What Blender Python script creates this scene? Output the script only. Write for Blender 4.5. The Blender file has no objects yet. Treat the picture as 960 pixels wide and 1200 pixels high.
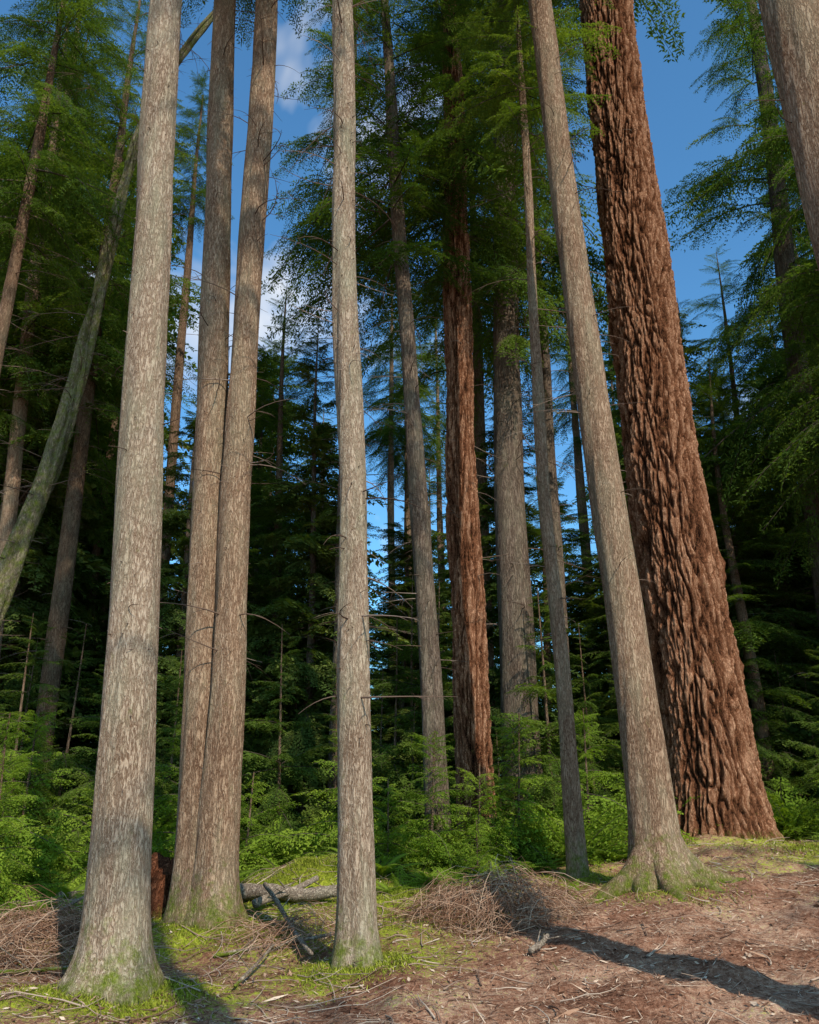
import bpy, math, random
import numpy as np
from mathutils import Vector, noise as mnoise

rng = np.random.default_rng(11)
random.seed(5)
scene = bpy.context.scene
col = scene.collection

# ------------------------------------------------------------------ helpers
def vnoise(x, y, seed=0):
    xi = np.floor(x).astype(np.int64); yi = np.floor(y).astype(np.int64)
    fx = x - xi; fy = y - yi
    fx = fx*fx*(3-2*fx); fy = fy*fy*(3-2*fy)
    def h(a, b):
        n = (a*374761393 + b*668265263 + seed*974711) & 0xffffffff
        n = ((n ^ (n >> 13)) * 1274126177) & 0xffffffff
        return ((n ^ (n >> 16)) & 0xffff) / 65535.0
    return (h(xi, yi)*(1-fx)+h(xi+1, yi)*fx)*(1-fy) + (h(xi, yi+1)*(1-fx)+h(xi+1, yi+1)*fx)*fy

BASES = [(-2.27, 6.95, .10, .35), (-.43, 7.65, .09, .3), (-2.15, 9.3, .12, .45), (2.9, 10.1, .10, .5), (5.08, 14.1, .12, 1.0)]
def ground_h(x, y):
    x = np.asarray(x, float); y = np.asarray(y, float)
    sx = np.where(x > 5, 9.0, 3.0)
    sy = np.where(y > 13, 7.0, 3.5)
    g = .6*np.exp(-((x-5)**2/(2*sx**2) + (y-13)**2/(2*sy**2)))
    g += .40*np.exp(-((x+1.4)**2/(2*.8**2) + (y-12.0)**2/(2*.6**2)))
    g += .22*np.exp(-((x+3.9)**2/(2*1.0**2) + (y-9.8)**2/(2*.8**2)))
    for (tx, ty, a, s) in BASES:
        g += a*np.exp(-((x-tx)**2+(y-ty)**2)/(2*s*s))
    g += .16*(vnoise(x*.35, y*.35, 1)-.5) + .12*(vnoise(x*1.1, y*1.1, 2)-.5)
    g += .07*(vnoise(x*3.3, y*3.3, 3)-.5) + .04*(vnoise(x*8, y*8, 4)-.5)
    return g
def gh(x, y):
    return float(ground_h(np.array([x]), np.array([y]))[0])

def mesh_from(name, V, F, mats, midx=None, smooth=False, attrs=None):
    V = np.ascontiguousarray(V, dtype=np.float32).reshape(-1, 3)
    F = np.ascontiguousarray(F, dtype=np.int32)
    me = bpy.data.meshes.new(name)
    me.vertices.add(len(V)); me.vertices.foreach_set("co", V.ravel())
    me.loops.add(F.size); me.loops.foreach_set("vertex_index", F.ravel())
    me.polygons.add(len(F))
    me.polygons.foreach_set("loop_start", np.arange(0, F.size, F.shape[1], dtype=np.int32))
    for m in mats: me.materials.append(m)
    if midx is not None:
        me.polygons.foreach_set("material_index", np.ascontiguousarray(midx, dtype=np.int32))
    if smooth is True:
        me.polygons.foreach_set("use_smooth", np.ones(len(F), dtype=bool))
    elif smooth is not False:
        me.polygons.foreach_set("use_smooth", np.asarray(smooth, dtype=bool))
    me.update(calc_edges=True)
    if attrs:
        for k, a in attrs.items():
            at = me.attributes.new(k, 'FLOAT', 'POINT')
            at.data.foreach_set("value", np.ascontiguousarray(a, dtype=np.float32))
    return me

def add_obj(name, me, loc=(0, 0, 0), parent=None, rotz=0, scale=1):
    o = bpy.data.objects.new(name, me)
    o.location = loc; o.rotation_euler = (0, 0, rotz)
    o.scale = (scale, scale, scale) if not hasattr(scale, '__len__') else scale
    col.objects.link(o)
    if parent: o.parent = parent
    return o

class Geo:
    def __init__(s): s.V = []; s.F = []; s.M = []; s.S = []; s.A = []; s.n = 0
    def add(s, V, F, m=0, smooth=False, a=None):
        V = np.asarray(V, float).reshape(-1, 3); F = np.asarray(F, int)
        s.V.append(V); s.F.append(F+s.n); s.M.append(np.full(len(F), m)); s.S.append(np.full(len(F), smooth))
        s.A.append(np.zeros(len(V)) if a is None else a)
        s.n += len(V)
    def quads(s, Q, m=0, a=None):
        n = len(Q)
        if n == 0: return
        s.add(Q.reshape(-1, 3), np.arange(n*4).reshape(n, 4), m, False,
              np.repeat(rng.random(n), 4) if a is None else a)
    def mesh(s, name, mats):
        return mesh_from(name, np.concatenate(s.V), np.concatenate(s.F), mats,
                         np.concatenate(s.M), np.concatenate(s.S), {"rnd": np.concatenate(s.A)})

def tube(P, R, n=5):
    P = np.asarray(P, float); R = np.asarray(R, float); k = len(P)
    T = np.gradient(P, axis=0); T /= np.linalg.norm(T, axis=1)[:, None]+1e-9
    up = np.array([0.02, .03, 1.]) if abs(T[0, 2]) < .8 else np.array([1., .03, .02])
    A = np.cross(T, up); A /= np.linalg.norm(A, axis=1)[:, None]+1e-9
    B = np.cross(T, A)
    th = np.arange(n)*2*math.pi/n
    V = P[:, None, :] + R[:, None, None]*(np.cos(th)[None, :, None]*A[:, None, :] + np.sin(th)[None, :, None]*B[:, None, :])
    i = np.arange(k-1)[:, None]*n; j = np.arange(n)[None, :]; j2 = (j+1) % n
    F = np.stack([i+j, i+j2, i+n+j2, i+n+j], -1).reshape(-1, 4)
    return V.reshape(-1, 3), F

def Rz(a): c, s = math.cos(a), math.sin(a); return np.array([[c, -s, 0], [s, c, 0], [0, 0, 1.]])
def Ry(a): c, s = math.cos(a), math.sin(a); return np.array([[c, 0, s], [0, 1, 0], [-s, 0, c]])
def Rx(a): c, s = math.cos(a), math.sin(a); return np.array([[1, 0, 0], [0, c, -s], [0, s, c]])

# ------------------------------------------------------------------ materials
def new_mat(name):
    m = bpy.data.materials.new(name); m.use_nodes = True
    nt = m.node_tree; nt.nodes.clear()
    return m, nt, nt.nodes, nt.links
def ramp(nodes, stops):
    r = nodes.new('ShaderNodeValToRGB'); e = r.color_ramp.elements
    e[0].position, e[0].color = stops[0][0], (*stops[0][1], 1)
    e[1].position, e[1].color = stops[-1][0], (*stops[-1][1], 1)
    for p, c in stops[1:-1]:
        x = e.new(p); x.color = (*c, 1)
    return r
def math_node(nodes, links, op, a, b=None, clamp=False):
    m = nodes.new('ShaderNodeMath'); m.operation = op; m.use_clamp = clamp
    for i, v in enumerate([a, b]):
        if v is None: continue
        if isinstance(v, (int, float)): m.inputs[i].default_value = v
        else: links.new(v, m.inputs[i])
    return m.outputs[0]
def mix_col(nodes, links, f, a, b, mode='MIX'):
    m = nodes.new('ShaderNodeMix'); m.data_type = 'RGBA'; m.blend_type = mode
    for idx, v in ((0, f), (6, a), (7, b)):
        if isinstance(v, (int, float)): m.inputs[idx].default_value = v
        elif isinstance(v, tuple): m.inputs[idx].default_value = (*v, 1)
        else: links.new(v, m.inputs[idx])
    return m.outputs[2]
def noise_tex(nodes, links, vec, scale, detail=4, rough=.55, dist=0):
    n = nodes.new('ShaderNodeTexNoise'); n.inputs['Scale'].default_value = scale
    n.inputs['Detail'].default_value = detail; n.inputs['Roughness'].default_value = rough
    n.inputs['Distortion'].default_value = dist
    links.new(vec, n.inputs['Vector']); return n.outputs['Fac']

def foliage_mat(name, dark, mid, light, trans=.35):
    m, nt, N, L = new_mat(name)
    at = N.new('ShaderNodeAttribute'); at.attribute_name = 'rnd'
    oi = N.new('ShaderNodeObjectInfo')
    f = math_node(N, L, 'ADD', math_node(N, L, 'MULTIPLY', at.outputs['Fac'], .65), math_node(N, L, 'MULTIPLY', oi.outputs['Random'], .42))
    r = ramp(N, [(.05, dark), (.5, mid), (.98, light)]); L.new(f, r.inputs[0])
    p = N.new('ShaderNodeBsdfDiffuse'); L.new(r.outputs[0], p.inputs['Color'])
    t = N.new('ShaderNodeBsdfTranslucent')
    L.new(mix_col(N, L, 1.0, r.outputs[0], (1.5, 1.5, .5), 'MULTIPLY'), t.inputs[0])
    mx = N.new('ShaderNodeMixShader'); mx.inputs[0].default_value = trans
    L.new(p.outputs[0], mx.inputs[1]); L.new(t.outputs[0], mx.inputs[2])
    o = N.new('ShaderNodeOutputMaterial'); L.new(mx.outputs[0], o.inputs[0])
    return m

def bark_mat(name, c_dark, c_mid, c_light, scale=34, zs=.16, bump=.6, bdist=.015, moss_h=.5, lichen=.0, use_crack=False, mossy=0.0, tone=.28, lcol=(.33, .33, .22)):
    m, nt, N, L = new_mat(name)
    tc = N.new('ShaderNodeTexCoord')
    mp = N.new('ShaderNodeMapping'); mp.inputs['Scale'].default_value = (1, 1, zs); L.new(tc.outputs['Object'], mp.inputs[0])
    mp2 = N.new('ShaderNodeMapping'); mp2.inputs['Scale'].default_value = (1, 1, .5); L.new(tc.outputs['Object'], mp2.inputs[0])
    nA = noise_tex(N, L, mp.outputs[0], scale, 4, .62, .6)
    rid = math_node(N, L, 'MULTIPLY', math_node(N, L, 'ABSOLUTE', math_node(N, L, 'SUBTRACT', nA, .5)), 9.0, True)
    nB = noise_tex(N, L, mp2.outputs[0], scale*2.0, 4, .75)
    n3 = noise_tex(N, L, mp2.outputs[0], 1.6, 2)
    f = math_node(N, L, 'ADD', math_node(N, L, 'MULTIPLY', rid, .28), math_node(N, L, 'MULTIPLY', nB, .6))
    f = math_node(N, L, 'ADD', f, math_node(N, L, 'MULTIPLY', math_node(N, L, 'SUBTRACT', n3, .5), tone))
    hgt = math_node(N, L, 'ADD', math_node(N, L, 'MULTIPLY', rid, .6), math_node(N, L, 'MULTIPLY', nB, .9))
    if use_crack:
        at = N.new('ShaderNodeAttribute'); at.attribute_name = 'rnd'
        f = math_node(N, L, 'ADD', math_node(N, L, 'MULTIPLY', f, .55), math_node(N, L, 'MULTIPLY', at.outputs['Fac'], .4))
    r = ramp(N, [(.24, c_dark), (.5, c_mid), (.78, c_light)]); L.new(f, r.inputs[0])
    c = r.outputs[0]
    nl = noise_tex(N, L, tc.outputs['Object'], 9, 5, .75)
    if lichen > 0:
        mp4 = N.new('ShaderNodeMapping'); mp4.inputs['Scale'].default_value = (1, 1, .22); L.new(tc.outputs['Object'], mp4.inputs[0])
        nl2 = noise_tex(N, L, mp4.outputs[0], 4, 5, .7)
        lr = ramp(N, [(.46, (0, 0, 0)), (.68, (lichen,)*3)]); L.new(nl2, lr.inputs[0])
        c = mix_col(N, L, lr.outputs[0], c, mix_col(N, L, .55, c, lcol))
    sx = N.new('ShaderNodeSeparateXYZ'); L.new(tc.outputs['Object'], sx.inputs[0])
    mz = math_node(N, L, 'SUBTRACT', 1.0, math_node(N, L, 'DIVIDE', sx.outputs[2], max(moss_h, .01)))
    mz = math_node(N, L, 'MAXIMUM', mz, -1.0)
    ms = math_node(N, L, 'SUBTRACT', nl, .5)
    mm = math_node(N, L, 'ADD', math_node(N, L, 'MULTIPLY', mz, .8), math_node(N, L, 'MULTIPLY', ms, 5.0))
    mm = math_node(N, L, 'MAXIMUM', mm, math_node(N, L, 'MULTIPLY', math_node(N, L, 'ADD', ms, mossy-.12), 5.0))
    mm = math_node(N, L, 'MULTIPLY', mm, .75, True)
    mr = ramp(N, [(.35, (.07, .095, .012)), (.7, (.22, .25, .035))]); L.new(nB, mr.inputs[0])
    c = mix_col(N, L, mm, c, mr.outputs[0])
    p = N.new('ShaderNodeBsdfDiffuse'); L.new(c, p.inputs['Color']); p.inputs['Roughness'].default_value = .3
    b = N.new('ShaderNodeBump'); b.inputs['Strength'].default_value = bump; b.inputs['Distance'].default_value = bdist
    L.new(hgt, b.inputs['Height']); L.new(b.outputs[0], p.inputs['Normal'])
    o = N.new('ShaderNodeOutputMaterial'); L.new(p.outputs[0], o.inputs[0])
    return m

def rnd_mat(name, stops):
    m, nt, N, L = new_mat(name)
    at = N.new('ShaderNodeAttribute'); at.attribute_name = 'rnd'
    r = ramp(N, stops); L.new(at.outputs['Fac'], r.inputs[0])
    p = N.new('ShaderNodeBsdfDiffuse'); L.new(r.outputs[0], p.inputs['Color'])
    o = N.new('ShaderNodeOutputMaterial'); L.new(p.outputs[0], o.inputs[0])
    return m

M_leaf = foliage_mat('hemlock_needles', (.035, .065, .014), (.085, .135, .024), (.16, .215, .036), .4)
M_leaf_far = foliage_mat('conifer_needles', (.035, .06, .018), (.08, .125, .03), (.17, .205, .05), .35)
M_leaf_young = foliage_mat('young_needles', (.08, .14, .016), (.175, .26, .03), (.28, .36, .045), .42)
M_twig = rnd_mat('twig_bark', [(0, (.04, .03, .022)), (1, (.11, .085, .065))])
M_deadtwig = rnd_mat('dead_twig', [(0, (.06, .038, .028)), (.5, (.15, .1, .075)), (1, (.27, .2, .155))])
M_bark_pale = bark_mat('bark_pale_hemlock', (.15, .088, .055), (.4, .29, .205), (.58, .47, .365), 40, .2, .85, .017, .34, .8)
M_bark_warm = bark_mat('bark_warm_hemlock', (.12, .06, .036), (.35, .225, .145), (.54, .395, .28), 38, .18, .9, .018, .42, .6)
M_bark_brown = bark_mat('bark_brown', (.06, .034, .022), (.21, .128, .083), (.35, .24, .165), 36, .18, .85, .018, .4, .3)
M_bark_grey = bark_mat('bark_grey', (.055, .037, .027), (.18, .128, .096), (.33, .255, .19), 30, .13, .95, .022, .6, .4)
M_bark_fir = bark_mat('bark_douglas_fir', (.013, .006, .004), (.26, .105, .053), (.66, .365, .22), 30, .45, 1.0, .028, .12, .0, True)
M_bark_moss = bark_mat('bark_mossy', (.08, .06, .04), (.24, .19, .12), (.42, .35, .25), 22, .3, .9, .02, .5, .4, False, .2)

# ------------------------------------------------------------------ foliage sprays
def spray(L, tw_sp, lf_sp, lf_len, lf_w, droop=.25, wfac=.42, rise=.05, gap=.1):
    Q = []
    for side in (-1, 1):
        s = .06*L
        while s < L:
            u = s/L
            base = np.array([s, 0, rise*s - droop*s*u])
            l = (L*wfac*min(1, u*3+.3)*(1-u)**.75 + .05)*rng.uniform(.6, 1.15)
            if rng.random() < gap: s += tw_sp; continue
            a = rng.uniform(.8, 1.2)*(1-.35*u)
            d0 = np.array([math.cos(a), side*math.sin(a), rng.uniform(-.4, .12)]); d0 /= np.linalg.norm(d0)
            ds = np.arange(.03, l, lf_sp)
            if len(ds) == 0: s += tw_sp; continue
            P = base + d0*ds[:, None]; P[:, 2] -= .5*ds*ds/max(l, .3)
            for ls in (-1, 1):
                n = len(ds)
                an = a*side + ls*rng.uniform(.5, 1.1, n)
                ld = np.stack([np.cos(an), np.sin(an), rng.uniform(-.8, .15, n)], 1)
                ld /= np.linalg.norm(ld, axis=1)[:, None]
                nn = np.stack([rng.normal(0, .5, n), rng.normal(0, .5, n), np.ones(n)], 1)
                pe = np.cross(nn, ld); pe /= np.linalg.norm(pe, axis=1)[:, None]
                ln = (lf_len*rng.uniform(.6, 1.25, n)*(1-.45*ds/l))[:, None]
                w = lf_w*rng.uniform(.7, 1.2, n)[:, None]*.5
                Q.append(np.stack([P, P+ld*ln*.4+pe*w, P+ld*ln, P+ld*ln*.4-pe*w], 1))
            s += tw_sp*rng.uniform(.7, 1.3)
    Q = np.concatenate(Q)
    t = np.linspace(0, 1, 6)
    axis = np.stack([t*L, 0*t, rise*t*L-droop*t*t*L], 1)
    return Q, axis

S_big = [spray(3.0, .125, .078, .155, .04, rng.uniform(.15, .5), .34) for _ in range(6)]
S_far = [spray(3.0, .18, .14, .31, .115, rng.uniform(.15, .6), .4) for _ in range(5)]
S_fine = [spray(1.0, .058, .042, .08, .026, rng.uniform(.15, .5), .42, .3) for _ in range(8)]
S_mid = [spray(1.8, .1, .065, .125, .042, rng.uniform(.15, .45), .4, .15) for _ in range(6)]

def put(G, S, L, L0, az, pitch, pos, roll=0, wood=.008, mleaf=0, mwood=1):
    Q, ax = S[rng.integers(len(S))]
    sc = L/L0
    R = Rz(az) @ Ry(-pitch) @ Rx(roll)
    q = (Q.reshape(-1, 3)*sc) @ R.T + pos
    tone = .65*rng.random()
    G.quads(q.reshape(-1, 4, 3), mleaf, np.repeat(tone+.35*rng.random(len(Q)), 4))
    P = (ax*sc) @ R.T + pos
    V, F = tube(P, np.linspace(wood*L, .002, len(P)), 3)
    G.add(V, F, mwood, True, np.full(len(V), rng.random()))

def crown(G, S, L0, z0, H, Rmax, dens, power=.7, low=.6, multi=True):
    z = z0; az = rng.random()*6.28; lump = rng.random()*50
    while z < H-.1:
        u = (z-z0)/(H-z0)
        r = Rmax*((1-u)**power)*(low+(1-low)*min(1, u*4+.2))
        side = float(vnoise(np.array([math.cos(az)*1.2+lump]), np.array([z*.35+math.sin(az)*1.2]), 7)[0])
        r *= rng.uniform(.55, 1.1)*(.6+.8*side)
        r = max(r, .35)
        az += 2.4+rng.normal(0, .5)
        pitch = rng.normal(-.04, .17) + .5*u - .24*(1-u)
        pos = np.array([0, 0, z])
        put(G, S, r, L0, az, pitch, pos, rng.normal(0, .3), .008)
        if multi and r > 1.0:
            d = np.array([math.cos(az), math.sin(az), math.sin(pitch)])*r*.3
            put(G, S, r*rng.uniform(.45, .65), L0, az+rng.uniform(.3, .7), pitch-.15, pos+d, rng.normal(0, .3), .006)
            put(G, S, r*rng.uniform(.45, .65), L0, az-rng.uniform(.3, .7), pitch-.15, pos+d*1.2, rng.normal(0, .3), .006)
        z += rng.exponential(1/dens)

def full_tree(name, S, L0, H, Rmax, z0, dens, mats, rt, multi=True, dead=0, power=.7):
    G = Geo()
    k = 14; zz = np.linspace(-.3, H, k)
    P = np.stack([.15*np.sin(zz*.3), .12*np.cos(zz*.25)-.12, zz], 1)
    V, F = tube(P, rt*(1-(zz/H).clip(0, 1))**.8+.008, 10)
    G.add(V, F, 2, True)
    crown(G, S, L0, z0, H, Rmax, dens, multi=multi, power=power)
    for _ in range(dead):
        z = rng.uniform(.5, z0+3); a = rng.random()*6.28; l = rng.uniform(.3, 1.2)
        t = np.linspace(0, 1, 5)
        P = np.stack([np.cos(a+t*.4)*t*l, np.sin(a+t*.4)*t*l, z-.3*l*t*t], 1)
        V, F = tube(P, np.linspace(.008, .002, 5), 3); G.add(V, F, 1, True, np.full(len(V), rng.random()))
    return G.mesh(name, mats)

mats_far = [M_leaf_far, M_twig, M_bark_grey]
FULL = [full_tree('conifer_a', S_far, 3.0, 20, 4.0, 1.2, 8.5, mats_far, .2, power=.55),
        full_tree('conifer_b', S_far, 3.0, 20, 3.5, 2.0, 8.5, mats_far, .18, power=.5),
        full_tree('conifer_c', S_far, 3.0, 20, 4.6, 1.0, 8, mats_far, .2, power=.65),
        full_tree('conifer_d', S_far, 3.0, 20, 3.8, 4.0, 8, mats_far, .2, power=.4)]
mats_near = [M_leaf, M_twig, M_bark_brown]
FULLN = [full_tree('hemlock_a', S_big, 3.0, 20, 4.0, 1.5, 8, mats_near, .2, dead=20, power=.6),
         full_tree('hemlock_b', S_big, 3.0, 20, 3.6, 2.5, 8, mats_near, .2, dead=20, power=.5)]
UNDER = [full_tree('young_hemlock_a', S_mid, 1.8, 6, 2.2, .2, 13, mats_near, .04),
         full_tree('young_hemlock_b', S_mid, 1.8, 5, 2.0, .2, 14, mats_near, .035)]
mats_y = [M_leaf_young, M_twig, M_bark_brown]
SAP = [full_tree('sapling_a', S_fine, 1.0, 2.0, 1.15, .1, 26, mats_y, .012, False),
       full_tree('sapling_b', S_fine, 1.0, 1.4, 1.0, .05, 30, mats_y, .01, False)]
def crown_mesh(name, H, R, dens, low=.6, multi=True, power=.6):
    G = Geo(); crown(G, S_big, 3.0, 0, H, R, dens, power, low, multi)
    return G.mesh(name, [M_leaf, M_twig])
CROWN = [crown_mesh('crown_a', 12, 3.5, 7), crown_mesh('crown_b', 12, 3.2, 7), crown_mesh('crown_c', 12, 4.1, 7),
         crown_mesh('crown_sparse', 12, 3.4, 2.2, .9, False, .4)]  # sparse one is for the unseen trees added to dapple the ground
def bush_mesh(name, n, L):
    G = Geo()
    for i in range(n):
        put(G, S_fine, L*rng.uniform(.5, 1.1), 1.0, rng.random()*6.28, rng.uniform(.1, 1.0), np.array([rng.normal(0, .08), rng.normal(0, .08), 0]), rng.normal(0, .3), .006)
    return G.mesh(name, [M_leaf_young, M_twig])
BUSH = [bush_mesh('bush_a', 18, .9), bush_mesh('bush_b', 14, .75), bush_mesh('bush_c', 22, 1.05)]

def fern_mesh(name, nf, L):
    G = Geo()
    for i in range(nf):
        az = rng.random()*6.28; l = L*rng.uniform(.7, 1.1); lift = rng.uniform(.7, 1.25)
        s = np.linspace(.06, 1, 34)
        r = l*(s*math.cos(lift)+.35*s*s); z = l*(s*math.sin(lift)-.62*s*s*math.sin(lift))
        P = np.stack([r*math.cos(az), r*math.sin(az), z], 1)
        T = np.gradient(P, axis=0); T /= np.linalg.norm(T, axis=1)[:, None]
        side = np.array([-math.sin(az), math.cos(az), 0.])
        pl = l*.17*np.sin(np.clip(s*1.05+.12, 0, 1)*math.pi)**.7+.01
        for sg in (-1, 1):
            d = side*sg + T*.25 + np.array([0, 0, -.25]); d = d/np.linalg.norm(d, axis=1)[:, None]
            tip = P+d*pl[:, None]; m_ = P+d*pl[:, None]*.4
            w = T*(l*.014)
            G.quads(np.stack([P, m_+w, tip, m_-w], 1), 0, np.repeat(np.full(34, .3+.6*rng.random()), 4))
        V, F = tube(P[::4], np.linspace(.004, .001, len(P[::4])), 3); G.add(V, F, 1, True, np.full(len(V), .5))
    return G.mesh(name, [M_leaf_young, M_twig])
FERN = [fern_mesh('fern_a', 20, .95), fern_mesh('fern_b', 16, .8)]

# ------------------------------------------------------------------ trunks
def dead_twigs(G, path, rad, z0, z1, n, lmin, lmax, m=1, wf=1.0):
    for _ in range(n):
        z = rng.uniform(z0, z1); a = rng.random()*6.28
        l = lmin+(lmax-lmin)*rng.random()**2.0
        x, y = path(z); r = rad(z)*.9
        t = np.linspace(0, 1, 6)
        bend = rng.normal(0, .35); dr = rng.uniform(-.1, .5)
        aa = a + bend*t
        P = np.stack([x+np.cos(a)*r+np.cos(aa)*t*l, y+np.sin(a)*r+np.sin(aa)*t*l, z+rng.uniform(-.1, .25)*t*l-dr*l*t*t], 1)
        w = (.0045+.006*min(l, 1))*wf
        V, F = tube(P, np.linspace(w, .0018, 6), 4); rv = rng.random()
        G.add(V, F, m, True, np.full(len(V), rv))
        if l > .4:
            for k in range(int(l*5)):
                i = rng.integers(1, 5); sa = a+rng.choice([-1, 1])*rng.uniform(.5, 1.1); sl = rng.uniform(.1, .35)*l
                t2 = np.linspace(0, 1, 4)
                P2 = P[i]+np.stack([np.cos(sa)*t2*sl, np.sin(sa)*t2*sl, -.3*sl*t2*t2], 1)
                V, F = tube(P2, np.linspace(w*.5, .0012, 4), 3); G.add(V, F, m, True, np.full(len(V), rv))

def trunk_mesh(name, pts, rads, mat, nseg=48, dz=.1, flare=.5, fh=.22, lobes=(), fir=0, rough=.012, seed=0, twigs=(0, 0, 0, .05, .5), knots=0):
    pts = np.array(pts, float); rads = np.array(rads, float)
    z1 = pts[-1, 2]
    zs = np.arange(-.35, z1, dz)
    zd = np.linspace(-.5, z1, 400)
    def smooth(v):
        k = np.hanning(61); k /= k.sum()
        return np.convolve(np.pad(v, 30, mode='reflect', reflect_type='odd'), k, 'valid')
    xd = smooth(np.interp(zd, pts[:, 2], pts[:, 0])); yd = smooth(np.interp(zd, pts[:, 2], pts[:, 1]))
    rd = smooth(np.interp(zd, rads[:, 0], rads[:, 1]))
    xd = xd + (vnoise(zd*.35+seed*3.3, zd*0, seed)-.5)*.06*np.clip(zd/3, 0, 1)
    path = lambda z: (float(np.interp(z, zd, xd)), float(np.interp(z, zd, yd)))
    rad = lambda z: float(np.interp(z, zd, rd))
    Z, TH = np.meshgrid(zs, np.arange(nseg)*2*math.pi/nseg, indexing='ij')
    R = np.interp(Z, zd, rd)
    lb = np.zeros_like(TH)
    for (a, w, s) in lobes:
        d = (TH-a+math.pi) % (2*math.pi)-math.pi
        lb += s*np.exp(-(d/w)**2)
    R = R*(1+flare*np.exp(-Z.clip(0, 99)/fh)*(.6+lb) + .25*flare*np.exp(-Z.clip(0, 99)/(fh*4)))
    wob = (vnoise(np.cos(TH)*1.3+seed*7.1+5, Z*.5+np.sin(TH)*1.3, seed)-.5)*rough*3
    wob += (vnoise(np.cos(TH)*4+seed+20, Z*2.2+np.sin(TH)*4, seed+3)-.5)*rough*1.4
    R = R+wob
    A = np.ones_like(R)
    if fir:
        D = np.zeros_like(R); k = fir
        for i in range(R.shape[0]):
            z = Z[i, 0]
            for j in range(R.shape[1]):
                t = TH[i, j]; c = math.cos(t); s = math.sin(t)
                w1 = mnoise.noise((c*2+seed, s*2, z*.9))*.6
                w2 = mnoise.noise((c*5, s*5+seed, z*2.8+9))*.5
                n1 = abs(mnoise.noise((c*4.2*k+w1, s*4.2*k+w2, z*.6+w1)))
                n2 = abs(mnoise.noise((c*8.0*k+w2+7, s*8.0*k+w1, z*2.1+w2)))
                n3 = mnoise.noise((c*24*k, s*24*k, z*11.0))
                n4 = mnoise.noise((c*3+5, s*3, z*.7))
                D[i, j] = min(n1*5.2, n2*5.0+.2+.3*n4, 1)*.8+.3*n3+.08
        D = D.clip(0, 1)
        R = R + (D-.6)*.11/k**.5*(.5 if k < 1 else 1) + (vnoise(TH*44, Z*20, 9)-.5)*.022
        A = D
    X = np.interp(Z, zd, xd)+R*np.cos(TH); Y = np.interp(Z, zd, yd)+R*np.sin(TH)
    V = np.stack([X, Y, Z], -1).reshape(-1, 3)
    k = len(zs); n = nseg
    i = np.arange(k-1)[:, None]*n; j = np.arange(n)[None, :]; j2 = (j+1) % n
    F = np.stack([i+j, i+j2, i+n+j2, i+n+j], -1).reshape(-1, 4)
    G = Geo(); G.add(V, F, 0, True, A.ravel())
    z0t, z1t, nt, lmin, lmax = twigs
    if nt: dead_twigs(G, path, rad, z0t, z1t, nt, lmin, lmax)
    if knots: dead_twigs(G, path, rad, .5, min(z1, 12), knots, .015, .07, 1, 1.7)
    return G, path, rad

def tree(name, bx, by, pts, dia, mat, crown_z=None, crown_i=0, crown_s=1.0, extra=None, **k):
    z = gh(bx, by)
    loc = [(p[0]-bx, p[1]-by, p[2]) for p in pts]
    rads = [(a, d/2) for a, d in dia]
    e = bpy.data.objects.new(name, None); e.location = (bx, by, z); col.objects.link(e)
    G, path, rad = trunk_mesh(name, loc, rads, mat, **k)
    if extra: extra(G, path, rad)
    add_obj('trunk', G.mesh('trunk', [mat, M_deadtwig, M_leaf]), parent=e)
    if crown_z is not None:
        ztop = loc[-1][2]
        x, y = path((crown_z*2+ztop)/3)
        s = (ztop+1.0-crown_z)/12.0
        add_obj('crown', CROWN[crown_i], (x, y, crown_z), e, rng.random()*6.28, (crown_s, crown_s, s))
    return e

Lb = lambda n, s=.7: [(rng.random()*6.28, rng.uniform(.25, .5), rng.uniform(.3, s)) for _ in range(n)]

tree('hemlock_tree', -2.24, 6.95, [(-2.24, 6.95, -.5), (-2.30, 6.95, 1), (-2.45, 6.97, 3.4), (-2.81, 7, 10.1), (-3.1, 7, 22)],
     [(-.5, .48), (1, .45), (3.4, .42), (10, .345), (22, .05)], M_bark_pale, 13, 0, .65,
     nseg=96, dz=.05, flare=.5, fh=.18, lobes=Lb(5, .8), seed=1, twigs=(1.5, 12, 34, .03, .4), knots=170)
tree('hemlock_tree', -.43, 7.65, [(-.43, 7.65, -.5), (-.47, 7.65, 1), (-.58, 7.66, 4.1), (-.86, 7.7, 10.9), (-.95, 7.7, 20)],
     [(-.5, .34), (1, .31), (4, .28), (10.9, .235), (20, .05)], M_bark_pale, 13.5, 1, .65,
     nseg=80, dz=.05, flare=.42, fh=.16, lobes=Lb(4, .7), seed=2, twigs=(1.2, 12, 110, .05, .9), knots=170)
tree('hemlock_tree', -2.30, 9.42, [(-2.30, 9.42, -.5), (-2.34, 9.42, 1.5), (-2.48, 9.4, 4.65), (-2.85, 9.4, 13), (-3.0, 9.4, 23)],
     [(-.5, .46), (1.5, .42), (4.6, .40), (13, .34), (23, .05)], M_bark_warm, 14, 2, .65,
     nseg=80, dz=.06, flare=.35, fh=.2, lobes=Lb(4), seed=3, twigs=(3, 14, 50, .04, .7), knots=80)
tree('hemlock_tree', -2.04, 9.28, [(-2.04, 9.28, -.5), (-2.06, 9.28, 1.5), (-2.13, 9.28, 4.6), (-2.18, 9.3, 12.9), (-2.2, 9.3, 22)],
     [(-.5, .45), (1.5, .40), (4.6, .35), (13, .33), (22, .05)], M_bark_warm, 15, 1, .65,
     nseg=80, dz=.06, flare=.4, fh=.2, lobes=Lb(4), seed=4, twigs=(2.5, 14, 85, .05, 1.1), knots=80)
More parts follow.
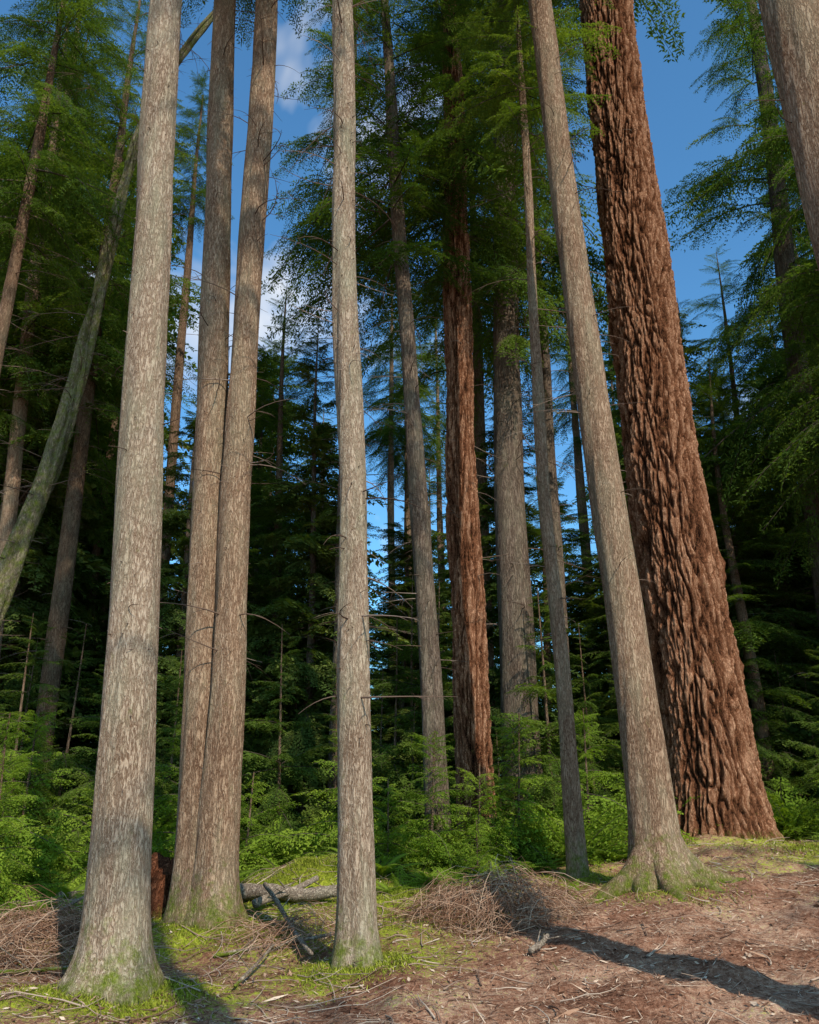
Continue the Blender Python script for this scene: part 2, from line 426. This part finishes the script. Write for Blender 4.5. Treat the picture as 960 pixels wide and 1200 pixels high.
def roots5(G, path, rad):
    for a, l, w in ((3.75, 1.15, .13), (4.35, .8, .11), (5.2, .7, .10), (6.0, 1.0, .12), (2.9, .7, .1), (.8, .8, .12)):
        t = np.linspace(0, 1, 14)
        aa = a+.35*np.sin(t*2.4)*(1 if a > 4 else -1)
        d = .12+t*l
        x = np.cos(aa)*d; y = np.sin(aa)*d
        g = ground_h(x+2.9, y+10.1)-gh(2.9, 10.1)
        z = g + .42*np.exp(-t*5.0) + .02 - .09*t
        V, F = tube(np.stack([x, y, z], 1), w*(1-t)**.7+.03, 12); G.add(V, F, 0, True, np.ones(len(V)))
tree('hemlock_tree', 2.9, 10.1, [(2.9, 10.1, -.5), (2.87, 10.1, .8), (2.76, 10.15, 2.9), (2.5, 10.2, 7.2), (2.17, 10.3, 13.8), (2.0, 10.3, 25)],
     [(-.5, .58), (.8, .53), (2.9, .49), (7.2, .42), (13.8, .38), (25, .06)], M_bark_warm, 16, 0, .9, extra=roots5,
     nseg=96, dz=.06, flare=.5, fh=.2, lobes=[(3.9, .35, .9), (5.6, .35, .8), (1.0, .5, .6)], seed=5, twigs=(3, 15, 65, .05, .9), knots=90)
def fir_extra(G, path, rad):
    for (a, z, s) in ((.05, 4.4, .34), (-.05, 2.6, .27)):
        x, y = path(z); r = rad(z)
        u, v = np.meshgrid(np.linspace(0, math.pi, 24), np.arange(32)*2*math.pi/32, indexing='ij')
        rr = s*(1+.35*(vnoise(u*4, np.cos(v)*2+5, 5)-.5)+.12*(vnoise(u*11, np.sin(v)*6+9, 6)-.5))
        V = np.stack([x+math.cos(a)*r*.92+rr*.75*np.sin(u)*np.cos(v), y+math.sin(a)*r*.92+rr*.8*np.sin(u)*np.sin(v), z+rr*1.5*np.cos(u)], -1).reshape(-1, 3)
        i = np.arange(23)[:, None]*32; j = np.arange(32)[None, :]; j2 = (j+1) % 32
        F = np.stack([i+j, i+32+j, i+32+j2, i+j2], -1).reshape(-1, 4)
        G.add(V, F, 0, True, np.full(len(V), .55))
tree('douglas_fir_tree', 5.08, 14.1, [(5.08, 14.1, -.5), (5.04, 14.1, 1), (4.86, 14.1, 4.2), (4.66, 14.1, 9.3), (4.56, 14.15, 18.2), (4.5, 14.2, 32)],
     [(-.5, 1.52), (1, 1.4), (4.2, 1.27), (9.3, 1.25), (18, 1.1), (32, .3)], M_bark_fir, 20, 2, 1.4, extra=fir_extra,
     nseg=300, dz=.042, flare=.2, fh=.4, lobes=[(4.0, .4, .6), (5.5, .4, .8), (3.0, .4, .5)], fir=1, rough=.04, seed=6, twigs=(8, 20, 14, .2, 1.5))
tree('young_fir_tree', 2.2, 11.4, [(2.2, 11.4, -.5), (2.13, 11.4, 2.5), (2.04, 11.4, 5.3), (2.0, 11.4, 15.4), (2.0, 11.4, 19)],
     [(-.5, .25), (1, .22), (3, .2), (9, .15), (15, .10), (19, .03)], M_bark_warm, 12, 1, .65,
     nseg=32, dz=.12, flare=.3, fh=.2, lobes=Lb(3), seed=7, twigs=(3, 15, 80, .1, 1.1))
tree('hemlock_tree', 2.13, 16, [(2.13, 16, -.5), (2.12, 16, 3), (2.1, 16, 6.5), (2.41, 16, 20.6), (2.5, 16, 27)],
     [(-.5, .85), (2, .72), (6.5, .62), (12, .56), (20, .48), (27, .1)], M_bark_grey, 10.5, 2, 1.0,
     nseg=64, dz=.1, flare=.4, fh=.3, lobes=Lb(4), seed=8, twigs=(4, 14, 60, .1, 1.6))
tree('douglas_fir_tree', 1.11, 14, [(1.11, 14, -.5), (1.05, 14, 3), (1.0, 14, 6), (.96, 14, 13.8), (.9, 14, 24)],
     [(-.5, .6), (2, .54), (6, .5), (13.8, .44), (24, .1)], M_bark_fir, 11, 0, .85,
     nseg=110, dz=.08, flare=.3, fh=.3, lobes=Lb(4), seed=9, rough=.03, fir=.55, twigs=(4, 14, 60, .1, 1.4))
tree('hemlock_tree', .48, 13, [(.48, 13, -.5), (.35, 13, 2.5), (.145, 13, 5.8), (-.3, 13, 12.9), (-.55, 13, 17.3), (-.7, 13, 21)],
     [(-.5, .36), (2, .33), (6, .3), (13, .26), (21, .06)], M_bark_grey, 10.5, 1, .95,
     nseg=40, dz=.12, flare=.3, fh=.2, lobes=Lb(3), seed=10, twigs=(3, 14, 90, .1, 1.4))
tree('hemlock_tree', -6.2, 20, [(-6.2, 20, -.5), (-6.3, 20, 7.7), (-6.45, 20, 16), (-6.5, 20, 22)],
     [(-.5, .32), (8, .26), (16, .2), (22, .04)], M_bark_brown, 17, 1, .5, nseg=24, dz=.3, flare=.2, seed=11, twigs=(3, 17, 60, .2, 1.4))
tree('hemlock_tree', -8.7, 17, [(-8.7, 17, -.5), (-8.85, 17, 6.3), (-9.25, 17, 14), (-9.5, 17, 22)],
     [(-.5, .42), (6, .34), (14, .3), (22, .05)], M_bark_warm, 9.5, 0, 1.0, nseg=32, dz=.2, flare=.2, seed=12, twigs=(3, 14, 50, .2, 1.4))
tree('hemlock_tree', -7.9, 18, [(-7.9, 18, -.5), (-7.95, 18, 6.3), (-8.0, 18, 14), (-8.0, 18, 24)],
     [(-.5, .45), (6, .38), (14, .3), (24, .05)], M_bark_brown, 9.5, 1, 1.0, nseg=32, dz=.2, flare=.2, seed=13, twigs=(3, 14, 50, .2, 1.4))
tree('hemlock_tree', -9.9, 19, [(-9.9, 19, -.5), (-10.0, 19, 8), (-10.3, 19, 26)],
     [(-.5, .5), (6, .4), (14, .34), (26, .05)], M_bark_warm, 10, 2, 1.1, nseg=32, dz=.2, flare=.2, seed=14, twigs=(3, 14, 50, .2, 1.4))
tree('hemlock_tree', -8.2, 14.2, [(-8.2, 14.2, -.5), (-8.2, 14.2, 8), (-8.0, 14.2, 24)],
     [(-.5, .3), (6, .26), (14, .2), (24, .05)], M_bark_brown, 12, 2, .8, nseg=32, dz=.2, flare=.2, seed=16, twigs=(3, 14, 50, .2, 1.4))
tree('mossy_alder_tree', -9.1, 15, [(-9.1, 15, -.5), (-8.7, 15, 2), (-7.8, 15, 4.8), (-7.15, 15, 7.2), (-6.8, 15, 9.6), (-6.6, 15, 13), (-6.3, 15, 16.0), (-5.4, 15, 18.3), (-4.4, 15, 20)],
     [(-.5, .48), (4, .38), (8, .31), (12, .25), (16, .17), (20, .04)], M_bark_moss, nseg=40, dz=.1, flare=.2, rough=.07, seed=15, twigs=(4, 19, 90, .3, 2.2))
for (x, y, d) in ((.1, 30, .55), (-.55, 28, .3), (1.35, 31, .32), (6.2, 27, .4)):
    tree('hemlock_tree', x, y, [(x, y, -.5), (x-.1, y, 10), (x-.2, y, 22)], [(-.5, d), (10, d*.85), (22, .05)], M_bark_warm, 13, int(rng.integers(3)), .7,
         nseg=20, dz=.4, flare=.2, seed=int(rng.integers(99)), twigs=(3, 14, 40, .3, 1.4))
tree('hemlock_tree', 9.4, 18, [(9.4, 18, -.5), (9.55, 18, 7), (10.1, 18, 20), (10.2, 18, 27)], [(-.5, .7), (7, .55), (20, .4), (27, .05)], M_bark_grey, 7, 2, 1.1,
     nseg=40, dz=.2, flare=.3, seed=21, twigs=(3, 14, 60, .3, 1.6))
tree('hemlock_tree', 9.6, 15, [(9.6, 15, -.5), (9.7, 15, 7), (9.9, 15, 24)], [(-.5, .5), (7, .42), (24, .05)], M_bark_brown, 6.5, 0, 1.1,
     nseg=32, dz=.2, flare=.3, seed=23, twigs=(2, 12, 60, .3, 1.6))
tree('hemlock_tree', 3.5, 4.75, [(3.5, 4.75, -.5), (3.35, 4.8, 3), (3.19, 4.95, 5.2), (3.12, 5, 7.6), (3.0, 5, 20)], [(-.5, .62), (1, .54), (5, .48), (10, .42), (20, .06)], M_bark_warm, 12.5, 1, .65,
     nseg=80, dz=.08, flare=.4, seed=22, twigs=(5, 12, 16, .05, .4), knots=60)
# unseen trees added behind and beside the viewpoint for the shade they cast
tree('hemlock_tree', 2.3, -.9, [(2.3, -.9, -.5), (2.3, -.9, 10), (2.3, -.9, 25)], [(-.5, .4), (10, .3), (25, .05)], M_bark_brown, 17, 1, .55, nseg=24, dz=.3, seed=41, twigs=(4, 14, 20, .3, 1.4))  # added out of view; high crown shades the upper twin trunks
tree('young_fir_tree', 3.1, -2.5, [(3.1, -2.5, -.5), (3.1, -2.5, 6), (3.1, -2.5, 11)], [(-.5, .2), (6, .14), (11, .03)], M_bark_brown, 6.5, 3, .6, nseg=24, dz=.3, seed=44, twigs=(2, 7, 20, .3, 1.2))  # added out of view; thin low crown dapples the left foreground
tree('hemlock_tree', 10.6, .2, [(10.6, .2, -.5), (10.6, .2, 8), (10.6, .2, 11.5)], [(-.5, .3), (8, .2), (11.5, .05)], M_bark_brown, 6.5, 3, .8, nseg=24, dz=.3, seed=42, twigs=(3, 7, 20, .3, 1.4))  # added out of view to shade the ground at the right edge

# ------------------------------------------------------------------ background conifers
def inst(name, me, x, y, s, parent=None, rz=None, sx=None):
    return add_obj(name, me, (x, y, gh(x, y)-.05), parent, rng.random()*6.28 if rz is None else rz, (s if sx is None else sx, s if sx is None else sx, s))
near = [(-10.6, 20.5, 1.3, 0, 1.1), (-12.8, 17, 1.25, 1, 1.1), (-9.3, 23.5, 1.25, 1, .85), (-3.9, 22, .82, 0, .95), (-4.4, 18.5, .52, 1, .75), (-2.2, 19.5, .5, 0, .75),
        (3.6, 22, .5, 0, .8), (8.7, 22.5, .80, 0, .95), (10.8, 24, .95, 1, 1), (6.0, 20, .5, 0, .8), (7.6, 18, .55, 1, .8), (12.2, 19, 1.3, 0, 1.1), (11.8, 14.5, 1.2, 1, 1.0)]
for x, y, s, i, sx in near:
    inst('hemlock_tree', FULLN[i], x, y, s, None, None, sx)
tree('hemlock_tree', -1.5, 17.5, [(-1.5, 17.5, -.5), (-1.5, 17.5, 10), (-1.6, 17.5, 27)], [(-.5, .4), (10, .3), (27, .05)], M_bark_grey, 13, 0, .75, nseg=24, dz=.3, seed=31, twigs=(4, 12, 60, .3, 1.6))
tree('hemlock_tree', 1.9, 20, [(1.9, 20, -.5), (1.9, 20, 10), (1.8, 20, 30)], [(-.5, .4), (10, .3), (30, .05)], M_bark_brown, 11.5, 2, 1.0, nseg=24, dz=.3, seed=32, twigs=(4, 12, 60, .3, 1.6))
tree('hemlock_tree', 3.6, 19, [(3.6, 19, -.5), (3.6, 19, 10), (3.5, 19, 27)], [(-.5, .32), (10, .25), (27, .05)], M_bark_grey, 12.5, 1, .8, nseg=24, dz=.3, seed=33, twigs=(4, 14, 60, .3, 1.6))

prof_a = [-.9, -.40, -.37, -.29, -.26, -.17, -.10, -.08, -.04, -.02, .05, .12, .16, .24, .27, .34, .5, .54, .9]
prof_t = [1.15, 1.05, .42, .42, .55, .66, .52, .14, .14, .40, .44, .44, .34, .34, .50, .64, .7, 1.05, 1.15]
far = bpy.data.objects.new('distant_conifers', None); col.objects.link(far)
for Y, step in ((21, .125), (25, .11), (32, .095), (42, .08)):
    a = -.85
    while a < .85:
        te = float(np.interp(a, prof_a, prof_t))*rng.uniform(.55, 1.05)
        H = min(te*Y+1.6, 34)
        if H > 4:
            inst('conifer', FULL[rng.integers(4)], a*Y+rng.normal(0, .5), Y+rng.normal(0, 1.4), H/20, far, None, min(max(H/20*1.0, .55), 1.1))
        a += step*rng.uniform(.5, 1.3)
under = bpy.data.objects.new('understory_hemlocks', None); col.objects.link(under)
for k in range(40):
    x = -11+23*(k+rng.random())/40; y = rng.uniform(14.5, 19)
    if x > 3 and y < 16.5: y += 2
    inst('young_hemlock', UNDER[rng.integers(2)], x, y, rng.uniform(.4, .95), under)
for (x, y, s) in ((-6.4, 12.5, .6), (-7.5, 13, .8), (-5.2, 14, .7), (-3.4, 14.2, .6), (7.6, 15, .7), (8.8, 14, .7), (3.4, 15.5, .65), (0, 15, .55)):
    inst('young_hemlock', UNDER[rng.integers(2)], x, y, s, under)
for (x, y, s, i) in ((-4.7, 9.9, .9, 0), (-5.4, 11.0, 1.2, 0), (-4.3, 11.9, 1.2, 1), (-3.3, 12.6, 1.2, 0), (-2.5, 13.2, 1.2, 1), (-.9, 13.0, 1.1, 0), (-.3, 12.2, .9, 1),
                     (.3, 12.2, 1.0, 0), (1.0, 12.6, 1.1, 1), (1.6, 12.8, 1.1, 0), (2.7, 13.0, 1.1, 0), (3.5, 12.9, 1.0, 1), (7.0, 13.5, 1.0, 0), (8.2, 12.6, 1.0, 1), (.9, 11.5, .6, 1), (-5.9, 13.1, 1.3, 0)):
    inst('hemlock_sapling', SAP[i], x, y, s)
bushes = bpy.data.objects.new('understory_shrubs', None); col.objects.link(bushes)
for k in range(150):
    x = rng.uniform(-9, 10); y = rng.uniform(11.6, 15.2)
    if 2.4 < x < 7 and y < 14.2: continue
    if -2.4 < x < -.6 and y < 12.7: continue
    inst('shrub', BUSH[rng.integers(3)], x, y, rng.uniform(.6, 1.3), bushes)
for (x, y, s) in ((-4.3, 8.6, .5), (-3.6, 10.6, .6), (-4.9, 9.5, .7), (-5.6, 10.2, .8), (-.1, 11.0, .4), (.5, 11.2, .5), (1.3, 11.4, .45), (6.5, 12.6, .5), (7.4, 12.4, .6), (3.75, 6.35, .3), (-3.3, 10.2, .5), (-1.4, 10.3, .25), (-.9, 8.6, .15), (1.9, 10.4, .3), (-3.0, 8.9, .3)):
    inst('shrub', BUSH[rng.integers(3)], x, y, s, bushes)
for (x, y, s, i) in ((-4.2, 10.7, .9, 0), (-3.2, 11.6, 1.0, 1), (-5.0, 10.6, 1.0, 0), (-.4, 11.6, .8, 0), (.3, 11.4, .8, 1), (1.1, 11.9, .9, 0), (1.8, 12.1, .8, 1), (2.9, 12.4, .8, 0), (-2.6, 12.3, .9, 0), (-4.0, 9.4, .75, 1), (3.6, 12.3, .7, 1), (7.6, 11.9, .7, 0), (-.8, 12.3, .9, 1), (8.5, 11.4, .7, 1),
                     (-4.6, 9.0, .85, 0), (-3.5, 10.9, .7, 0), (-4.0, 8.0, .6, 1), (.7, 10.7, .45, 1), (-5.4, 9.7, .9, 1), (-1.9, 12.9, .9, 1), (.7, 12.6, 1.0, 0), (-3.7, 12.2, 1.0, 0), (6.6, 13.4, .8, 1), (2.3, 12.6, .9, 0), (-3.45, 9.7, .6, 0), (-.2, 10.9, .5, 0)):
    inst('sword_fern', FERN[i], x, y, s)

# ------------------------------------------------------------------ ground
def axis(lo, hi, step, far_, g=1.25):
    a = list(np.arange(lo, hi, step)); d = step; x = lo; left = []
    while x > -far_: d *= g; x -= d; left.append(x)
    d = step; x = a[-1]; right = []
    while x < far_: d *= g; x += d; right.append(x)
    return np.array(left[::-1]+a+right)
ax_, ay_ = axis(-8, 9, .05, 500), axis(3.5, 17, .05, 500)
GX, GY = np.meshgrid(ax_, ay_, indexing='ij')
GZ = ground_h(GX, GY)
moss = np.zeros_like(GX)
for (tx, ty, r, s) in ((-2.24, 6.95, .6, 1), (-.43, 7.65, .5, .95), (-2.15, 9.3, .6, .9), (-1.35, 11.8, 1.1, 1.5), (2.9, 9.8, .5, .75), (6.2, 11.8, .9, .75), (.0, 10.8, .9, 1.0), (-.4, 9.6, .8, .6), (2.2, 11.2, .5, .8), (3.2, 7.5, .3, .3), (4.0, 11, .6, .4), (-3.4, 6.6, .5, .6), (-4, 9, .8, .6), (.6, 8.3, .4, .3), (4.6, 9.5, .4, .35)):
    moss += s*np.exp(-((GX-tx)**2+(GY-ty)**2)/(2*r*r))
moss += .5*np.clip((GY-11)/3, 0, 1) + .16*(1/(1+np.exp((GX-1)*2)))
moss = np.clip(moss, 0, 1.3)
n1, n2_ = GX.shape
idx = np.arange(n1*n2_).reshape(n1, n2_)
F = np.stack([idx[:-1, :-1], idx[1:, :-1], idx[1:, 1:], idx[:-1, 1:]], -1).reshape(-1, 4)
m, nt, N, L = new_mat('forest_floor')
tc = N.new('ShaderNodeTexCoord'); V_ = tc.outputs['Object']
na = noise_tex(N, L, V_, 1.2, 4, .65); nb = noise_tex(N, L, V_, 22, 5, .75)
mpn = N.new('ShaderNodeMapping'); mpn.inputs['Scale'].default_value = (1, .3, 1); mpn.inputs['Rotation'].default_value = (0, 0, .6); L.new(V_, mpn.inputs[0])
nd = noise_tex(N, L, mpn.outputs[0], 80, 3, .75, 1.5)
f = math_node(N, L, 'ADD', math_node(N, L, 'MULTIPLY', nb, .5), math_node(N, L, 'MULTIPLY', nd, .4))
f = math_node(N, L, 'ADD', f, math_node(N, L, 'MULTIPLY', na, .5))
r1 = ramp(N, [(.51, (.045, .02, .012)), (.65, (.22, .1, .06)), (.75, (.4, .23, .15)), (.88, (.62, .44, .32))]); L.new(f, r1.inputs[0])
r2 = ramp(N, [(.55, (.05, .07, .01)), (.7, (.19, .22, .02)), (.84, (.38, .4, .045))]); L.new(f, r2.inputs[0])
at = N.new('ShaderNodeAttribute'); at.attribute_name = 'moss'
mk = math_node(N, L, 'ADD', at.outputs['Fac'], math_node(N, L, 'MULTIPLY', math_node(N, L, 'SUBTRACT', na, .5), 1.8))
mk = math_node(N, L, 'ADD', mk, math_node(N, L, 'MULTIPLY', math_node(N, L, 'SUBTRACT', nb, .5), 2.6))
mk = math_node(N, L, 'MULTIPLY', math_node(N, L, 'SUBTRACT', mk, .42), 2.2, True)
c = mix_col(N, L, mk, r1.outputs[0], r2.outputs[0])
p = N.new('ShaderNodeBsdfDiffuse'); L.new(c, p.inputs['Color'])
b = N.new('ShaderNodeBump'); b.inputs['Strength'].default_value = .9; b.inputs['Distance'].default_value = .03
L.new(f, b.inputs['Height']); L.new(b.outputs[0], p.inputs['Normal'])
o = N.new('ShaderNodeOutputMaterial'); L.new(p.outputs[0], o.inputs[0])
add_obj('ground', mesh_from('ground', np.stack([GX, GY, GZ], -1), F, [m], None, True, {'moss': moss.ravel()}))

M_litter = rnd_mat('litter', [(0, (.05, .025, .017)), (.35, (.21, .105, .065)), (.65, (.38, .23, .15)), (1, (.62, .48, .36))])
G = Geo()
n = 65000
x = rng.uniform(-6, 7, n); y = 4.6+9.5*rng.random(n)**1.3; z = ground_h(x, y)+.006+rng.random(n)*.012
a = rng.random(n)*6.28; l = rng.uniform(.012, .05, n); l[rng.random(n) < .04] *= 4; w = rng.uniform(.0015, .004, n)
fl = rng.random(n) < .12; w[fl] = rng.uniform(.006, .013, fl.sum())
d = np.stack([np.cos(a), np.sin(a), rng.normal(0, .25, n)], 1); pe = np.stack([-np.sin(a), np.cos(a), rng.normal(0, .4, n)], 1)
P = np.stack([x, y, z], 1)
G.quads(np.stack([P-d*l[:, None], P-pe*w[:, None], P+d*l[:, None], P+pe*w[:, None]], 1))
add_obj('needle_litter', G.mesh('needle_litter', [M_litter]))

G = Geo()
for k in range(1100):
    x = rng.uniform(-5.5, 6); y = rng.uniform(5, 13)
    if x > 1 and rng.random() < .4: continue
    l = rng.uniform(.08, .65)*(1.4 if x < 0 else .8); a = rng.random()*6.28
    t = np.linspace(-.5, .5, 6); aa = a+rng.normal(0, .5)*t
    px = x+np.cos(aa)*t*l; py = y+np.sin(aa)*t*l
    pz = ground_h(px, py)+.012+rng.random()*.07*(t+.5)
    V, F2 = tube(np.stack([px, py, pz], 1), np.linspace(rng.uniform(.003, .009), .002, 6), 4); G.add(V, F2, 0, True, np.full(len(V), rng.random()))
M_gtwig = rnd_mat('ground_twig', [(0, (.12, .065, .045)), (.5, (.28, .19, .14)), (1, (.5, .39, .3))])
add_obj('fallen_twigs', G.mesh('fallen_twigs', [M_gtwig]))

M_moss = rnd_mat('moss_blades', [(0, (.07, .095, .01)), (.5, (.19, .22, .022)), (1, (.37, .38, .055))])
G = Geo()
Q = []
for (tx, ty, r0, r, nn, h) in ((-2.24, 6.95, .22, .26, 7000, .03), (-.43, 7.65, .15, .22, 5000, .028), (-2.15, 9.32, .3, .3, 4000, .03), (2.9, 9.9, .3, .3, 2200, .025), (-1.35, 11.8, .0, .8, 8000, .04), (.0, 10.6, 0, .7, 4500, .05), (-.6, 9.4, 0, .8, 2500, .045), (5.6, 12.3, 0, .7, 2200, .04), (-3.5, 6.7, 0, .5, 1800, .035), (2.2, 11.2, .1, .4, 1500, .04)):
    a = rng.random(nn)*6.28; rr = r0+np.abs(rng.normal(0, r, nn))
    x = tx+np.cos(a)*rr; y = ty+np.sin(a)*rr
    P = np.stack([x, y, ground_h(x, y)-.003], 1)
    hh = h*rng.uniform(.4, 1.5, nn)[:, None]
    up = np.stack([rng.normal(0, .6, nn), rng.normal(0, .6, nn), np.ones(nn)], 1)
    aa = rng.random(nn)*6.28; sd = np.stack([np.cos(aa), np.sin(aa), 0*aa], 1)*.0035
    Q.append(np.stack([P-sd, P+sd, P+up*hh*.6+sd*1.1, P+up*hh], 1))
G.quads(np.concatenate(Q))
add_obj('moss_tufts', G.mesh('moss_tufts', [M_moss]))

def brush(name, cx, cy, R, H, n, mat):
    G = Geo()
    for k in range(n):
        a = rng.random()*6.28; rr = R*math.sqrt(rng.random())
        l = rng.uniform(.25, 1.0)*R; d = rng.random()*6.28; cv = rng.normal(0, 1.3)
        t = np.linspace(-.5, .5, 7)
        x = cx+math.cos(a)*rr+np.cos(d+t*cv)*t*l*1.2; y = cy+math.sin(a)*rr*.7+np.sin(d+t*cv)*t*l*1.2
        q = np.sqrt(((x-cx)/R)**2+((y-cy)/(R*.75))**2)
        lump = .6+.8*vnoise(x*3.1, y*3.1, 44)
        top = H*np.clip(1-q**2, 0, 1)*rng.uniform(.2, 1.05)*lump
        arch = rng.uniform(0, .25)*R*(1-4*t*t)
        z = ground_h(x, y)+top+rng.uniform(-.4, .4)*l*t+.015+arch*(1 if rng.random() < .35 else .1)
        z = np.maximum(z, ground_h(x, y)+.008)
        w = rng.uniform(.002, .0045)
        V, F2 = tube(np.stack([x, y, z], 1), np.linspace(w, .0015, 7), 3); rv = rng.random(); G.add(V, F2, 0, True, np.full(len(V), rv))
    add_obj(name, G.mesh(name, [mat]))
M_brush = rnd_mat('dry_twigs', [(0, (.12, .055, .032)), (.5, (.34, .19, .12)), (1, (.58, .4, .28))])
brush('dry_brush_pile', .95, 9.5, .95, .42, 1000, M_brush)
brush('dry_brush_pile', -3.5, 8.4, .9, .28, 700, M_brush)
brush('dry_brush_pile', -1.1, 8.9, .8, .12, 260, M_brush)

M_log = bark_mat('weathered_wood', (.08, .055, .042), (.28, .215, .165), (.5, .41, .32), 24, 1, .8, .015, .01, .3)
def log(name, P0, P1, r, sag=.0, mat=M_log, stubs=3):
    G = Geo(); t = np.linspace(0, 1, 24)[:, None]
    P0 = np.array(P0, float); P1 = np.array(P1, float)
    P0[2] += gh(P0[0], P0[1]); P1[2] += gh(P1[0], P1[1])
    P = P0*(1-t)+P1*t
    P += np.stack([np.sin(t[:, 0]*5)*r*.5, np.cos(t[:, 0]*4)*r*.5, np.sin(t[:, 0]*7)*r*.25-sag*np.sin(t[:, 0]*3.14)], 1)
    rr = r*(1-.35*t[:, 0])*(1+.12*rng.normal(0, 1, 24)*.6); rr[0] = rr[-1] = r*.12
    P[0] = P[1]+(P[0]-P[1])*.15; P[-1] = P[-2]+(P[-1]-P[-2])*.2
    V, F2 = tube(P, rr, 12); G.add(V, F2, 0, True)
    for k in range(stubs):
        i = rng.integers(3, 20); a = rng.random()*6.28; l = rng.uniform(.1, .35)
        tt = np.linspace(0, 1, 5)[:, None]
        dv = np.array([math.cos(a), math.sin(a), rng.uniform(.1, .8)])
        V, F2 = tube(P[i]+dv*tt*l, np.linspace(r*.25, .004, 5), 5); G.add(V, F2, 0, True)
    add_obj(name, G.mesh(name, [mat]))
log('fallen_log', (-5.9, 11.4, .08), (-3.7, 10.7, .1), .085)
log('fallen_log', (-5.0, 9.9, .05), (-3.3, 10.5, .12), .05)
log('fallen_log', (-2.3, 11.1, .08), (-.75, 10.7, .12), .10)
log('fallen_log', (-1.9, 10.5, .1), (-1.1, 11.1, .16), .05)
log('fallen_log', (-4.6, 8.5, .06), (-2.9, 8.9, .14), .045)
log('fallen_branch', (-1.75, 10.5, .32), (-.82, 7.95, .05), .028, .03)
log('fallen_branch', (-1.9, 8.4, .03), (-.2, 8.9, .06), .018)
log('fallen_branch', (-1.4, 7.2, .03), (-1.25, 8.4, .14), .015)
log('fallen_branch', (1.05, 7.9, .03), (1.3, 8.3, .08), .03)
log('fallen_branch', (-4.1, 7.6, .03), (-2.8, 7.9, .1), .02)
log('fallen_branch', (-3.3, 9.2, .3), (-3.9, 7.3, .03), .015)

# rotten stump
G = Geo()
zs = np.linspace(-.2, .6, 40); th = np.arange(90)*2*math.pi/90
Z, TH = np.meshgrid(zs, th, indexing='ij')
topz = .22+.4*vnoise(np.cos(TH)*2+5, np.sin(TH)*2+5, 8)+.1*vnoise(TH*6, 0*TH, 3)
Zc = np.minimum(Z, topz)
R = .33*(1+.5*np.exp(-(Zc+.1).clip(0)/.15))*(1+.45*(vnoise(np.cos(TH)*3+9, np.sin(TH)*3+Zc, 6)-.5))+.05*(vnoise(TH*9, Zc*9, 7)-.5)
over = (Z-topz).clip(0)
R = R*np.clip(1-over*4, .35, 1)
Zc = Zc - over*.3
V = np.stack([R*np.cos(TH), R*np.sin(TH), Zc], -1).reshape(-1, 3)
i = np.arange(39)[:, None]*90; j = np.arange(90)[None, :]; j2 = (j+1) % 90
G.add(V, np.stack([i+j, i+j2, i+90+j2, i+90+j], -1).reshape(-1, 4), 0, True)
ring = V[-90:]
V2 = np.concatenate([ring, ring*[.05, .05, .6]])
i = np.arange(1)[:, None]*90
G.add(V2, np.stack([i+j, i+j2, i+90+j2, i+90+j], -1).reshape(-1, 4), 0, True)
M_rot = bark_mat('rotten_wood', (.04, .014, .008), (.17, .06, .03), (.32, .13, .07), 22, .5, 1, .04, .1, .05)
add_obj('rotten_stump', G.mesh('rotten_stump', [M_rot]), (-2.95, 9.9, gh(-2.95, 9.9)))

# ------------------------------------------------------------------ light, sky
el = math.radians(40); azv = np.array([.5, -1.0]); azv /= np.linalg.norm(azv)
sdir = Vector((azv[0]*math.cos(el), azv[1]*math.cos(el), math.sin(el)))
sl = bpy.data.lights.new('sun', 'SUN'); sl.energy = 5; sl.angle = math.radians(.5); sl.color = (1, .92, .78)
so = bpy.data.objects.new('sun', sl); so.rotation_euler = sdir.to_track_quat('Z', 'Y').to_euler(); so.location = (5, -10, 20); col.objects.link(so)
w = bpy.data.worlds.new('World'); scene.world = w; w.use_nodes = True
N = w.node_tree.nodes; L = w.node_tree.links; N.clear()
sky = N.new('ShaderNodeTexSky'); sky.sky_type = 'NISHITA'; sky.sun_disc = False
sky.sun_elevation = el; sky.sun_rotation = math.atan2(azv[0], azv[1])
tc = N.new('ShaderNodeTexCoord')
mpw = N.new('ShaderNodeMapping'); mpw.inputs['Location'].default_value = (.35, .1, .2); L.new(tc.outputs['Generated'], mpw.inputs[0])
nn = noise_tex(N, L, mpw.outputs[0], 2.4, 5, .58, .3)
cr = ramp(N, [(.54, (0, 0, 0)), (.72, (1, 1, 1))]); L.new(nn, cr.inputs[0])
sk = mix_col(N, L, 1.0, sky.outputs[0], (.68, 1.3, 1.6), 'MULTIPLY')
c = mix_col(N, L, cr.outputs[0], sk, (8.0, 7.9, 7.7))
bg = N.new('ShaderNodeBackground'); bg.inputs['Strength'].default_value = .14; L.new(c, bg.inputs[0])
ow = N.new('ShaderNodeOutputWorld'); L.new(bg.outputs[0], ow.inputs[0])

# ------------------------------------------------------------------ camera
cam = bpy.data.cameras.new('camera'); cam.sensor_fit = 'VERTICAL'; cam.sensor_height = 24; cam.lens = 18.84
cam.clip_end = 2000
co = bpy.data.objects.new('camera', cam); co.location = (0, 0, 1.6); co.rotation_euler = (math.radians(108), 0, 0)
col.objects.link(co); scene.camera = co
scene.view_settings.view_transform = 'Standard'; scene.view_settings.look = 'None'; scene.view_settings.exposure = 0
